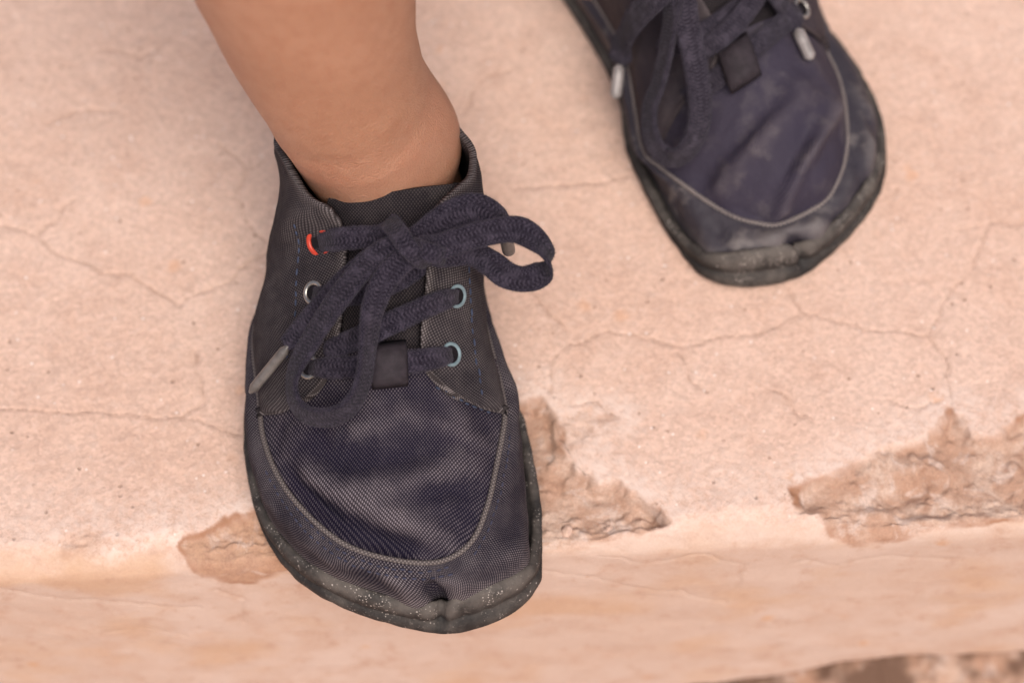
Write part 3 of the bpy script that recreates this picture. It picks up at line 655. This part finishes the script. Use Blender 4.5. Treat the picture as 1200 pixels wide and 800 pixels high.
def tube(fr, root, nm, pts, r_, mat, closed=False, ns=8, canon=True, r_end=None, parent=None, caps=True):
    pts = np.asarray(pts); n = len(pts)
    t = (np.roll(pts, -1, 0) - np.roll(pts, 1, 0)) if closed else np.gradient(pts, axis=0)
    t /= np.linalg.norm(t, axis=1)[:, None] + 1e-12
    a = np.cross(t, [0, 0, 1.]); a /= np.linalg.norm(a, axis=1)[:, None] + 1e-9; b = np.cross(a, t)
    th = np.linspace(0, 2 * math.pi, ns, endpoint=False)
    rr = np.full(n, r_) if r_end is None else np.linspace(r_, r_end, n)
    if caps and not closed: rr = rr.copy(); rr[0] *= .35; rr[-1] *= .35
    Pt = pts[:, None] + (a[:, None] * np.cos(th)[None, :, None] + b[:, None] * np.sin(th)[None, :, None]) * rr[:, None, None]
    L = fr.canon(Pt) if canon else fr.world_local(Pt)
    s = np.r_[0, np.cumsum(np.linalg.norm(np.diff(pts, axis=0), axis=1))]
    uv = np.stack([np.repeat(s[:, None], ns, 1), np.repeat((th * r_)[None], n, 0)], -1)
    return raw_mesh(nm, L, grid_faces(n, ns, closed, True), mat, parent or root, uv, attrs=dict(wear=np.full((n, ns), .12)))

def surf(fr, px, py, off=0.0):
    dd = ray(px, py); h = fr.bvh.ray_cast(Vector(CAM), Vector(dd / np.linalg.norm(dd)))
    if h[0] is None: return None
    return at(px, py, h[0].z + off)
def surf_n(fr, px, py):
    dd = ray(px, py); h = fr.bvh.ray_cast(Vector(CAM), Vector(dd / np.linalg.norm(dd)))
    n = np.array(h[1]) if h[0] is not None else np.array([0, 0, 1.]); return n if n @ dd < 0 else -n

TOCAM = -FW
def ribbon(fr, root, pts, normals, width, thick, mat, nm='lace', n=None, fuzz=True, seed=1, taper=(1, 1)):
    """flat braided lace swept along pts (world); normals: face direction at every control point"""
    pts = np.asarray(pts, float); nn = np.asarray(normals, float)
    L0 = np.linalg.norm(np.diff(pts, axis=0), axis=1).sum(); n = n or max(14, int(L0 / .0007))
    C = cr(np.c_[pts, nn], n); P, N = C[:, :3], C[:, 3:]
    t = np.gradient(P, axis=0); t /= np.linalg.norm(t, axis=1)[:, None] + 1e-12
    N = N - (N * t).sum(1)[:, None] * t; N /= np.linalg.norm(N, axis=1)[:, None] + 1e-12
    for _ in range(6): N[1:-1] = (N[:-2] + N[2:] + N[1:-1] * 2) / 4; N /= np.linalg.norm(N, axis=1)[:, None] + 1e-12
    S = np.cross(t, N); ns = 22; th = np.linspace(0, 2 * math.pi, ns, endpoint=False)
    cx, cy = np.cos(th), np.sin(th); ex = np.sign(cx) * np.abs(cx) ** .55; ey = np.sign(cy) * np.abs(cy) ** .65 * (1 - .22 * (1 - np.abs(cx)) ** 2)
    sa_ = np.r_[0, np.cumsum(np.linalg.norm(np.diff(P, axis=0), axis=1))]
    wv = width * (1 + .06 * pnoise(sa_ * 160, seed * 3.1, 0, seed)); tv = thick * (1 + .10 * pnoise(sa_ * 200, seed * 5.1, 0, seed))
    e = np.minimum(np.arange(n), np.arange(n)[::-1]); cap = np.clip(e / 1.5, .25, 1)
    tp = np.minimum(taper[0] + (1 - taper[0]) * sst(0, .010, sa_), taper[1] + (1 - taper[1]) * sst(0, .010, sa_[-1] - sa_))
    G = P[:, None] + S[:, None] * (ex[None] * (wv * tp * cap)[:, None] / 2)[..., None] + N[:, None] * (ey[None] * (tv * cap)[:, None] / 2)[..., None]
    G += N[:, None] * (.00012 * pnoise(sa_[:, None] * 700 + 0 * th[None], ex[None] * 3 + 0 * sa_[:, None], seed, seed))[..., None]
    per = th / (2 * math.pi) * 2 * (width + thick)
    uv = np.stack([np.repeat(sa_[:, None], ns, 1), np.repeat(per[None], n, 0)], -1)
    o = raw_mesh(nm, fr.world_local(G), grid_faces(n, ns, False, True), mat, root, uv)
    o_ends(o, n, ns)
    if fuzz:
        k = int(L0 * 230000 * width / .008); r2 = np.random.default_rng(seed)
        i, j = r2.integers(1, n - 1, k), r2.integers(0, ns, k)
        b0 = G[i, j]; cdir = b0 - P[i]; cdir /= np.linalg.norm(cdir, axis=1)[:, None] + 1e-9
        b0 = b0 + (G[i, (j + 1) % ns] - b0) * r2.random((k, 1)) + t[i] * (r2.random((k, 1)) - .5) * .0008
        dr = cdir + r2.normal(0, .8, (k, 3)); dr /= np.linalg.norm(dr, axis=1)[:, None]
        ln = r2.uniform(.0002, .0008, (k, 1)); sdv = np.cross(dr, r2.normal(0, 1, (k, 3))); sdv /= np.linalg.norm(sdv, axis=1)[:, None] + 1e-9
        V = np.stack([b0 - sdv * .000022, b0 + sdv * .000022, b0 + dr * ln], 1).reshape(-1, 3)
        fo = raw_mesh('fuzz', fr.world_local(V), np.arange(3 * k).reshape(-1, 3), M['fuzz'], o); fo['kind'] = 'stuff'
    return o
def o_ends(o, n, ns):
    import bmesh
    bm = bmesh.new(); bm.from_mesh(o.data); bm.verts.ensure_lookup_table()
    try:
        bm.faces.new([bm.verts[k] for k in range(ns)][::-1]); bm.faces.new([bm.verts[(n - 1) * ns + k] for k in range(ns)])
    except ValueError: pass
    bm.to_mesh(o.data); bm.free()

def eyelet(fr, root, px, py, mat, r_=.0028, wire=.00075, tilt=None):
    p = surf(fr, px, py, .0004); nrm = surf_n(fr, px, py) if tilt is None else np.array(tilt)
    nrm = nrm / np.linalg.norm(nrm); a = np.cross(nrm, [0, 1., .1]); a /= np.linalg.norm(a); b = np.cross(nrm, a)
    th = np.linspace(0, 2 * math.pi, 36, endpoint=False); ph = np.linspace(0, 2 * math.pi, 10, endpoint=False)
    ring = np.cos(th)[:, None] * a + np.sin(th)[:, None] * b
    G = p + ring[:, None] * (r_ + wire * np.cos(ph))[None, :, None] + nrm * (wire * .7 * np.sin(ph))[None, :, None]
    o = raw_mesh('eyelet', fr.world_local(G), grid_faces(36, 10, True, True), mat, root)
    D = np.concatenate([p + ring[:, None] * .0001, p + ring[:, None] * r_], 1) - nrm * .0001
    raw_mesh('eyelet_hole', fr.world_local(D), grid_faces(36, 2, True), M['hole'], o)
    return p, nrm
def stitches(fr, root, line_px, mat, ln=.0017, gap=.0010, r_=.00028, jit=.0001, nm='stitching', seed=0):
    C = [surf(fr, *p, .00025) for p in line_px]; C = np.array([c for c in C if c is not None])
    C = cr(C, 200); s = np.r_[0, np.cumsum(np.linalg.norm(np.diff(C, axis=0), axis=1))]
    r2 = np.random.default_rng(seed); V, Fc = [], []; x = 0; ns = 6
    # project every stitch back on the surface
    while x + ln < s[-1]:
        q = np.linspace(x, x + ln * r2.uniform(.8, 1.1), 5); p = np.stack([np.interp(q, s, C[:, k]) for k in range(3)], 1)
        pr = []
        for z_ in p:
            dd = z_ - CAM; dd /= np.linalg.norm(dd); h = fr.bvh.ray_cast(Vector(CAM), Vector(dd))
            pr.append(np.array(h[0]) - dd * .0002 if h[0] is not None and np.linalg.norm(np.array(h[0]) - z_) < .004 else z_)
        p = np.array(pr) + r2.normal(0, jit, 3); p[0] += FW * .0003; p[-1] += FW * .0003
        t = np.gradient(p, axis=0); t /= np.linalg.norm(t, axis=1)[:, None] + 1e-12
        a = np.cross(t, TOCAM); a /= np.linalg.norm(a, axis=1)[:, None] + 1e-12; b = np.cross(a, t)
        th = np.linspace(0, 2 * math.pi, ns, endpoint=False)
        g = p[:, None] + (a[:, None] * np.cos(th)[None, :, None] + b[:, None] * np.sin(th)[None, :, None]) * (r_ * np.array([.5, 1, 1.1, 1, .5]))[:, None, None]
        Fc.append(grid_faces(5, ns, False, True) + len(V) * 5 * ns); V.append(g.reshape(-1, 3)); x += ln + gap * r2.uniform(.7, 1.3)
    if V: raw_mesh(nm, fr.world_local(np.vstack(V)), np.vstack(Fc), mat, root)

# ---- front shoe
W2 = lambda L, z=.03: [tuple(at(px, py, z)[:2]) for px, py in L]
f_vamp = [
    (W2([(318, 540), (350, 585), (400, 625), (455, 645), (510, 650)], .022), -.0036, .0034),
    (W2([(330, 525), (385, 575), (450, 607), (520, 630)], .028), .0024, .0036),
    (W2([(330, 500), (400, 535), (470, 540), (560, 505)], .034), -.0022, .0048),
    (W2([(400, 565), (480, 560), (570, 525)], .031), .0017, .0034),
    (W2([(470, 590), (540, 575), (575, 555)], .028), -.0015, .0030),
    (W2([(555, 640), (540, 620), (500, 605)], .026), -.0010, .0025),
    (W2([(400, 500), (480, 490), (570, 495)], .037), .0013, .0035),
]
f_rand = [(W2([(560, 650), (600, 660), (632, 640)], .015), .0012, .0035), (W2([(600, 560), (622, 580), (630, 610)], .015), -.0010, .0030),
          (W2([(540, 665), (590, 640), (625, 600)], .018), -.0008, .0030), (W2([(300, 560), (330, 600), (345, 640)], .015), -.0008, .0035), (W2([(420, 660), (440, 690), (445, 715)], .015), -.0008, .004), (W2([(360, 625), (375, 660)], .015), .0008, .004)]
front, ff = make_shoe(False, 'shoe', 'navy canvas lace-up shoe on a bare foot, its toe overhanging the step edge', dict(rand=M['rand'], rubber=M['rubber'], piping=M['piping'], vamp=M['vamp'], tongue=M['tongue'], quarter=M['quarter']), f_vamp, f_rand, 3, P3(SEAM_PX))

def fpt(px, py, off): return surf(ff, px, py, off)
UPN = np.array([0, -.45, .9])
# lace keeper on the tongue
def keeper(fr, root, cpx, hw, hh, rise, mat):
    n, m = 14, 10; G = np.zeros((n, m, 3))
    for i, a in enumerate(np.linspace(-1, 1, n)):
        for j, b in enumerate(np.linspace(-1, 1, m)):
            px, py = cpx[0] + a * hw[0] + b * hh[0], cpx[1] + a * hw[1] + b * hh[1]
            p = surf(fr, px, py, 0)
            G[i, j] = at(px, py, (p[2] if p is not None else .04) + rise * (1 - .55 * abs(b) ** 6) * (1 - .25 * abs(a) ** 3))
    o = raw_mesh('lace_keeper', fr.world_local(G), grid_faces(n, m, flip=True), mat, root)
    s = o.modifiers.new('thickness', 'SOLIDIFY'); s.thickness = .0012; s.offset = 0
    return o
keeper(ff, front, (456, 427), (20, -2), (1, 25), .0052, M['keeper'])
eyelet(ff, front, 374, 284, M['red'], .0033, .0007)
eyelet(ff, front, 367, 343, M['steel'], .0026, .0006)
eyelet(ff, front, 362, 430, M['steel'], .0026, .0006)
eyelet(ff, front, 536, 347, M['blue'], .0026, .0005)
eyelet(ff, front, 529, 415, M['blue'], .0027, .0005)
eyelet(ff, front, 553, 262, M['steel'], .0026, .0006)
LW, LT = .0058, .0018
def lace(fr, root, spec, seed, width=LW, thick=LT, mat='lace', **kw):
    """spec: (px, py, offset over the shoe or None, height z or None, normal)"""
    P, N = [], []
    for px, py, off, z, nrm in spec:
        if z is not None: p = at(px, py, z)
        else:
            p = surf(fr, px, py, off)
            if p is None: p = at(px, py, .05)
        P.append(p); N.append(nrm if nrm is not None else (surf_n(fr, px, py) if z is None else UPN))
    return ribbon(fr, root, P, N, width, thick, M[mat], seed=seed, **kw)
# rows
lace(ff, front, [(529, 415, -.0008, None, None), (522, 417, .0016, None, None), (500, 421, .0020, None, None), (470, 426, .0030, None, None), (440, 428, .0030, None, None), (405, 430, .0022, None, None), (375, 431, .0016, None, None), (362, 430, -.0010, None, None)], 11, taper=(.6, .6))
lace(ff, front, [(367, 343, -.0010, None, None), (378, 346, .0016, None, None), (410, 345, .0020, None, None), (450, 335, .0022, None, None), (485, 315, .0022, None, None), (500, 300, .0020, None, None)], 12, taper=(.6, 1))
lace(ff, front, [(536, 347, -.0010, None, None), (528, 349, .0018, None, None), (505, 357, .0024, None, None), (470, 373, .0036, None, None), (435, 390, .0040, None, None), (405, 402, .0030, None, None), (380, 415, .0015, None, None)], 13, taper=(.6, 1))
lace(ff, front, [(374, 284, -.0012, None, None), (382, 283, .0016, None, None), (400, 280, .0026, None, None), (430, 278, .0040, None, None), (462, 278, .0052, None, None), (478, 280, .0060, None, None)], 14, taper=(.65, 1))
lace(ff, front, [(490, 284, .0050, None, None), (515, 277, .0032, None, None), (540, 266, .0016, None, None), (553, 262, -.0010, None, None)], 15, taper=(1, .6))
# hanging free end with its aglet, behind the left loop
E1 = [(470, 283, .0060), (440, 298, .0070), (405, 326, .0062), (372, 362, .0058), (345, 395, .0062), (336, 408, .0068)]
nE = np.array([-.35, -.35, .85])
e1 = lace(ff, front, [(x, y, o_, None, nE) for x, y, o_ in E1], 16, .0054, .0018)
def aglet(fr, o, p0, p1, r_, mat):
    q = np.linspace(0, 1, 10)[:, None]; tube(fr, o, 'aglet', p0 * (1 - q) + p1 * q, r_, mat, canon=False, ns=12, parent=o)
pa = surf(ff, 338, 405, .0068); pb = at(293, 460, .0300)
aglet(ff, e1, pa, pb, .00135, M['aglet'])
# left hanging loop
K = surf(ff, 482, 284, .0075)
def nv(x, y, z): return np.array([x, y, z], float)
loopL = [(486, 292, .0085, nv(-.1, -.45, .9)), (462, 290, .0100, nv(-.3, -.4, .85)), (432, 308, .0105, nv(-.45, -.35, .80)), (400, 345, .0100, nv(-.50, -.30, .78)), (368, 392, .0095, nv(-.62, -.25, .70)), (346, 432, .0095, nv(-.80, -.25, .45)), (343, 462, .0095, nv(-.85, -.40, .25)), (356, 484, .0095, nv(-.45, -.85, .25)), (384, 489, .0095, nv(.05, -.95, .30)), (410, 476, .0100, nv(.75, -.60, .35)), (425, 447, .0105, nv(.90, -.15, .45)), (431, 405, .0110, nv(.85, -.10, .55)), (436, 365, .0115, nv(.60, -.30, .72)), (450, 330, .0115, nv(.35, -.40, .82)), (470, 306, .0105, nv(.15, -.45, .88)), (492, 292, .0085, nv(0, -.4, .9))]
lace(ff, front, [(x, y, o_, None, n_) for x, y, o_, n_ in loopL], 17, .0066, .0018)
# free end to the right, passing behind the right loop
zk = surf(ff, 482, 284, 0)[2]
endR = [(484, 288, zk + .0085, nv(0, -.5, .85)), (505, 270, zk + .0100, nv(.05, -.6, .8)), (530, 252, zk + .0120, nv(.1, -.65, .75)), (556, 244, zk + .0125, nv(.35, -.6, .7)), (580, 256, zk + .0105, nv(.6, -.4, .7)), (592, 272, zk + .0060, nv(.7, -.2, .65))]
eR = lace(ff, front, [(x, y, None, z, n_) for x, y, z, n_ in endR], 18, .0076, .0016)
aglet(ff, eR, at(591, 270, zk + .0062), at(597, 297, zk - .004), .0017, M['aglet'])
# right loop
loopR = [(486, 291, zk + .0100, nv(.1, -.5, .85)), (510, 291, zk + .0115, nv(.1, -.6, .8)), (540, 281, zk + .0135, nv(.05, -.70, .70)), (575, 272, zk + .0150, nv(.10, -.72, .68)), (606, 269, zk + .0150, nv(.22, -.60, .75)), (630, 283, zk + .0140, nv(.60, -.35, .70)), (643, 301, zk + .0125, nv(.90, -.20, .35)), (638, 318, zk + .0100, nv(.70, .30, -.55)), (616, 327, zk + .0085, nv(.15, .72, -.66)), (593, 322, zk + .0080, nv(-.35, .70, -.62)), (576, 309, zk + .0080, nv(-.30, .72, -.62)), (550, 296, zk + .0080, nv(-.05, .80, -.60)), (515, 298, zk + .0080, nv(0, .80, -.60)), (492, 292, zk + .0080, nv(0, .8, -.6))]
lace(ff, front, [(x, y, None, z, n_) for x, y, z, n_ in loopR], 19, .0066, .0016)
# knot wrap
lace(ff, front, [(452, 262, None, zk + .0050, nv(-.5, .4, .75)), (458, 262, None, zk + .0110, nv(-.3, .1, .95)), (468, 275, None, zk + .0138, nv(-.1, -.5, .85)), (480, 292, None, zk + .0130, nv(.1, -.75, .65)), (496, 305, None, zk + .0095, nv(.2, -.9, .35)), (504, 308, None, zk + .0050, nv(.3, -.9, .1))], 20, .0050, .0020)
lace(ff, front, [(478, 286, None, zk + .0105, nv(.1, -.5, .85)), (498, 294, None, zk + .0128, nv(.2, -.6, .78)), (516, 300, None, zk + .0110, nv(.4, -.7, .6)), (522, 302, None, zk + .0070, nv(.8, -.5, .2))], 21, .0048, .0020)
# stitching
stitches(ff, front, [(344, 262), (350, 285), (349, 310), (346, 335), (347, 355), (343, 385), (335, 425)], M['stitch'], seed=1)
stitches(ff, front, [(549, 300), (551, 340), (553, 380), (558, 420), (566, 462), (568, 472)], M['stitch'], seed=2)
stitches(ff, front, [(316, 540), (335, 575), (362, 612), (400, 645), (450, 664), (500, 670), (535, 662)], M['stitch2'], ln=.0013, gap=.0009, seed=3)
stitches(ff, front, [(311, 552), (330, 585), (358, 622), (397, 653), (448, 673), (500, 678), (540, 670)], M['stitch2'], ln=.0013, gap=.0009, seed=4)
stitches(ff, front, [(556, 650), (570, 625), (583, 590), (592, 550), (598, 510)], M['stitch2'], ln=.0013, gap=.0009, seed=5)
stitches(ff, front, [(510, 452), (535, 467), (560, 478), (580, 485)], M['stitch'], ln=.0014, seed=6)

# ---- rear shoe
tc = Frame(True)
def RC(L, z): return [tuple(tc.to_canon(at(px, py, z))[:2]) for px, py in L]
r_vamp = [
    (RC([(988, 95), (972, 140), (948, 185), (915, 232), (890, 255)], .028), .0030, .0019),
    (RC([(985, 150), (968, 190), (940, 225)], .026), -.0018, .0026),
    (RC([(965, 110), (945, 160), (915, 210), (880, 245)], .030), -.0016, .0030),
    (RC([(790, 205), (840, 182), (890, 152), (935, 112), (970, 85)], .036), .0019, .0040),
    (RC([(800, 172), (850, 145), (895, 112), (935, 70)], .040), -.0028, .0038),
    (RC([(850, 215), (900, 190), (930, 170)], .032), -.0008, .006),
]
r_rand = [(RC([(850, 285), (890, 288), (930, 272), (955, 265)], .012), .0026, .0032), (RC([(855, 303), (900, 305), (950, 288)], .009), -.0022, .0022), (RC([(835, 250), (845, 275), (850, 295)], .012), -.0018, .0026),
          (RC([(1005, 140), (1019, 165), (1022, 195)], .012), .0020, .0022), (RC([(1000, 180), (1012, 205)], .012), -.0018, .0024), (RC([(965, 252), (988, 262)], .012), -.0018, .0022), (RC([(985, 240), (1005, 240)], .012), .0018, .0024), (RC([(1000, 100), (1022, 128)], .015), .0014, .0024),
          (RC([(820, 255), (828, 290)], .012), .0014, .0022), (RC([(780, 225), (800, 262)], .010), -.0014, .0020), (RC([(765, 205), (790, 250)], .010), .0014, .0016)]
RSEAM = [tc.to_canon(at(px, py, z)) for px, py, z in [(962, 45, .0130), (982, 90, .0135), (991, 130, .0140), (992, 175, .0145), (982, 212, .0145), (962, 240, .0140), (915, 263, .0135), (885, 262, .0135), (858, 254, .0140), (830, 238, .0140), (800, 217, .0140), (774, 197, .0130), (752, 172, .0130)]]
rear, rf = make_shoe(True, 'shoe', 'scuffed navy canvas lace-up shoe standing flat on the step top, further from its edge', dict(rand=M['r_rand'], rubber=M['rubber'], piping=M['r_piping'], vamp=M['r_vamp'], tongue=M['tongue'], quarter=M['r_quarter']), r_vamp, r_rand, 53, RSEAM)
keeper(rf, rear, (866, 74), (17, -11), (8, 24), .0055, M['keeper'])
NR = nv(.1, -.5, .85)
def rl(spec, seed, **kw): return lace(rf, rear, [(x, y, o_, None, n_) for x, y, o_, n_ in spec], seed, mat='r_lace', **kw)
eyelet(rf, rear, 940, 10, M['steel'], .0026, .0006)
rl([(800, 118, -.001, None), (812, 112, .0018, None), (840, 92, .0025, None), (880, 60, .0035, None), (915, 30, .0025, None), (938, 12, .0016, None)], 31)
rl([(770, 60, .0018, None), (810, 45, .0025, None), (850, 22, .0035, None), (885, -8, .003, None), (905, -30, .001, None)], 32)
rl([(820, 60, .0030, None), (850, 40, .0055, None), (880, 5, .0060, None), (900, -30, .006, None)], 33)
# long hanging loop
rl([(800, -40, .0120, NR), (789, 5, .0125, nv(-.75, -.2, .6)), (783, 45, .0120, nv(-.8, -.1, .55)), (774, 90, .0110, nv(-.85, -.1, .5)), (761, 130, .0100, nv(-.85, -.2, .45)), (765, 166, .0095, nv(-.75, -.5, .4)), (783, 184, .0090, nv(-.3, -.9, .3)), (803, 178, .0090, nv(.4, -.8, .4)), (818, 150, .0095, nv(.45, -.4, .8)), (820, 110, .0105, nv(.25, -.4, .87)), (812, 60, .0115, nv(.15, -.45, .87)), (803, 15, .0125, nv(.1, -.45, .88)), (797, -40, .0120, NR)], 34, width=.0068, thick=.0020)
# left band and its aglet
rE = rl([(795, -30, .0140, NR), (765, 0, .0135, nv(-.2, -.4, .9)), (742, 25, .0120, nv(-.3, -.4, .87)), (730, 52, .0100, nv(-.45, -.4, .8)), (726, 76, .0080, nv(-.5, -.4, .75))], 35, width=.0074)
_z = surf(rf, 730, 70, 0)
_z = _z[2] if _z is not None else .03
aglet(rf, rE, at(726, 76, _z + .007), at(721, 116, _z + .002), .0017, M['r_aglet'])
# right end with its aglet
rE2 = rl([(880, -40, .0110, NR), (905, -10, .0095, nv(.2, -.4, .87)), (922, 15, .0070, nv(.3, -.4, .85)), (936, 36, .0052, nv(.3, -.4, .85))], 36, width=.0048)
aglet(rf, rE2, surf(rf, 934, 34, .0050), surf(rf, 951, 70, .0030), .0017, M['r_aglet'])

# ---------------------------------------------------------------- the child's legs
def legs():
    Lx = [(-400, 40), (-250, 110), (-120, 172), (0, 232), (40, 252), (75, 270), (120, 299), (165, 329), (200, 352), (232, 372), (280, 395), (600, 400)]
    Rx = [(-400, 470), (-250, 480), (-120, 488), (0, 487), (40, 487), (70, 494), (100, 515), (130, 536), (150, 545), (172, 549), (200, 550), (225, 550), (260, 549), (320, 540), (600, 530)]
    rings = []                                            # centre, rx, ry
    for z in np.arange(.012, .1601, .004):
        cy = .029 + .06 * max(0, z - .06) - .06 * max(0, .055 - z); ry = .0240 + .09 * max(0, z - .07)
        p = np.array([0, cy, z]); r_ = row_of(p)
        b_ = (row_of((0, cy - ry, z)) - row_of((0, cy + ry, z))) / 2
        dy = np.linspace(-.9, .9, 41); sq = np.sqrt(1 - dy ** 2); rr = r_ + dy * b_
        L_, R_ = np.interp(rr, *zip(*Lx)), np.interp(rr, *zip(*Rx)); c_ = (np.interp(r_, *zip(*Lx)) + np.interp(r_, *zip(*Rx))) / 2
        al = ((c_ - L_) / sq).min(); ar = ((R_ - c_) / sq).min()
        lim = 84 + 18 * float(sst(.040, .060, z))
        if z < .066: al, ar = min(al, lim), min(ar, lim + 10 * float(sst(.045, .058, z)))
        if z < .05: ry = .021
        xl, xr = x_at(c_ - al, p), x_at(c_ + ar, p)
        rings.append(((xl + xr) / 2, cy, z, (xr - xl) / 2, ry))
    rings = [tuple(np.mean([rings[min(max(i + k, 0), len(rings) - 1)] for k in (-1, 0, 1)], axis=0)) for i in range(len(rings) - 2)]
    c = rings[-1]
    up = [(c[0] - .004, .0375, .176, .0315, .0345), (-.062, .043, .205, .034, .037), (-.068, .046, .24, .033, .036), (-.069, .050, .275, .036, .038), (-.066, .062, .33, .043, .045), (-.055, .078, .40, .052, .055), (-.030, .095, .455, .060, .062), (.018, .105, .485, .064, .064)]
    right = rings + up
    # left leg mirrored over to the rear shoe
    left = []
    for x, y, z, rx, ry in rings[::3] + [(c[0] - .004, .040, .19, .033, .036)]:
        L = np.array([x, y, z]) - ORG; L[0] = -L[0] ; q = tc.rot @ L + tc.loc
        left.append((q[0], q[1], z, max(rx, .024), ry))
    left = left + [(.052, .150, .25, .034, .036), (.058, .145, .28, .036, .038), (.066, .138, .33, .043, .045), (.070, .128, .40, .052, .055), (.055, .115, .455, .060, .062)]
    path = np.array(right + left[::-1])
    Pc = path[:, :3]
    D = cr(np.c_[Pc, path[:, 3:]], 420)
    Pc = D[:, :3]; rx, ry = D[:, 3], D[:, 4]
    t = np.gradient(Pc, axis=0); t /= np.linalg.norm(t, axis=1)[:, None]
    # cross-sections stay level on the shanks and turn with the path over the hips
    k = sst(.30, .44, Pc[:, 2])[:, None]
    up_t = np.sign(t[:, 2:3] + 1e-9) * np.array([[0, 0, 1.]])
    ax = up_t * (1 - k) + t * k; ax /= np.linalg.norm(ax, axis=1)[:, None]
    fwd = np.array([0, -1., 0]); fv = fwd - (ax @ fwd)[:, None] * ax; fv /= np.linalg.norm(fv, axis=1)[:, None]
    sv = np.cross(fv, ax)
    ns = 96; th = np.linspace(0, 2 * math.pi, ns, endpoint=False)
    G = Pc[:, None] + sv[:, None] * (np.cos(th)[None] * rx[:, None])[..., None] + fv[:, None] * (np.sin(th)[None] * ry[:, None])[..., None]
    # soft folds of skin over the front of the ankle, ankle bone on the inner side
    z = G[..., 2]; front_ = np.clip(np.sin(th), 0, 1)[None] ** .5
    isr = (np.arange(len(G)) < len(G) * .5)[:, None]
    fold = np.zeros_like(z)
    for z0, a_, w_ in ((.0770, -.00055, .0008), (.0735, -.00045, .0007), (.0805, -.00030, .0010), (.0700, .0004, .003), (.0690, -.0004, .0007)):
        fold += a_ * np.exp(-((z - z0 - .0025 * np.cos(th)[None] * 1.0 - .0012 * fbm(np.cos(th)[None] * 2, z * 0 + z0 * 300, oct=2, seed=4)) / w_) ** 2) * front_
    fold += .0004 * fbm(G[..., 0] * 40, G[..., 1] * 40, z * 40, oct=2, seed=6)
    nrm = gridn(G, cv=True); cen = Pc[:, None]; nrm *= np.where(((G - cen) * nrm).sum(-1, keepdims=True) < 0, -1, 1)
    G = G + nrm * fold[..., None]
    blush = sst(.088, .066, z) * sst(.0, .06, z) * (.6 + .4 * fbm(G[..., 0] * 60, G[..., 1] * 60, z * 60, oct=2, seed=9))
    o = raw_mesh('person', G, grid_faces(len(G), ns, False, True), M['skin'], attrs=dict(blush=np.clip(blush, 0, 1)))
    o_ends(o, len(G), ns)
    tag(o, 'child standing on the step with bare legs and no socks, wearing the navy shoes', 'person')
legs()

for i, (px, py, r_) in enumerate([(664, 622, .0015), (690, 628, .0010), (712, 622, .0012), (1047, 522, .0018), (748, 622, .0009), (655, 552, .0010)]):
    crumb(px, py, r_, -.0045 if py > 530 else -.004, i + 1)
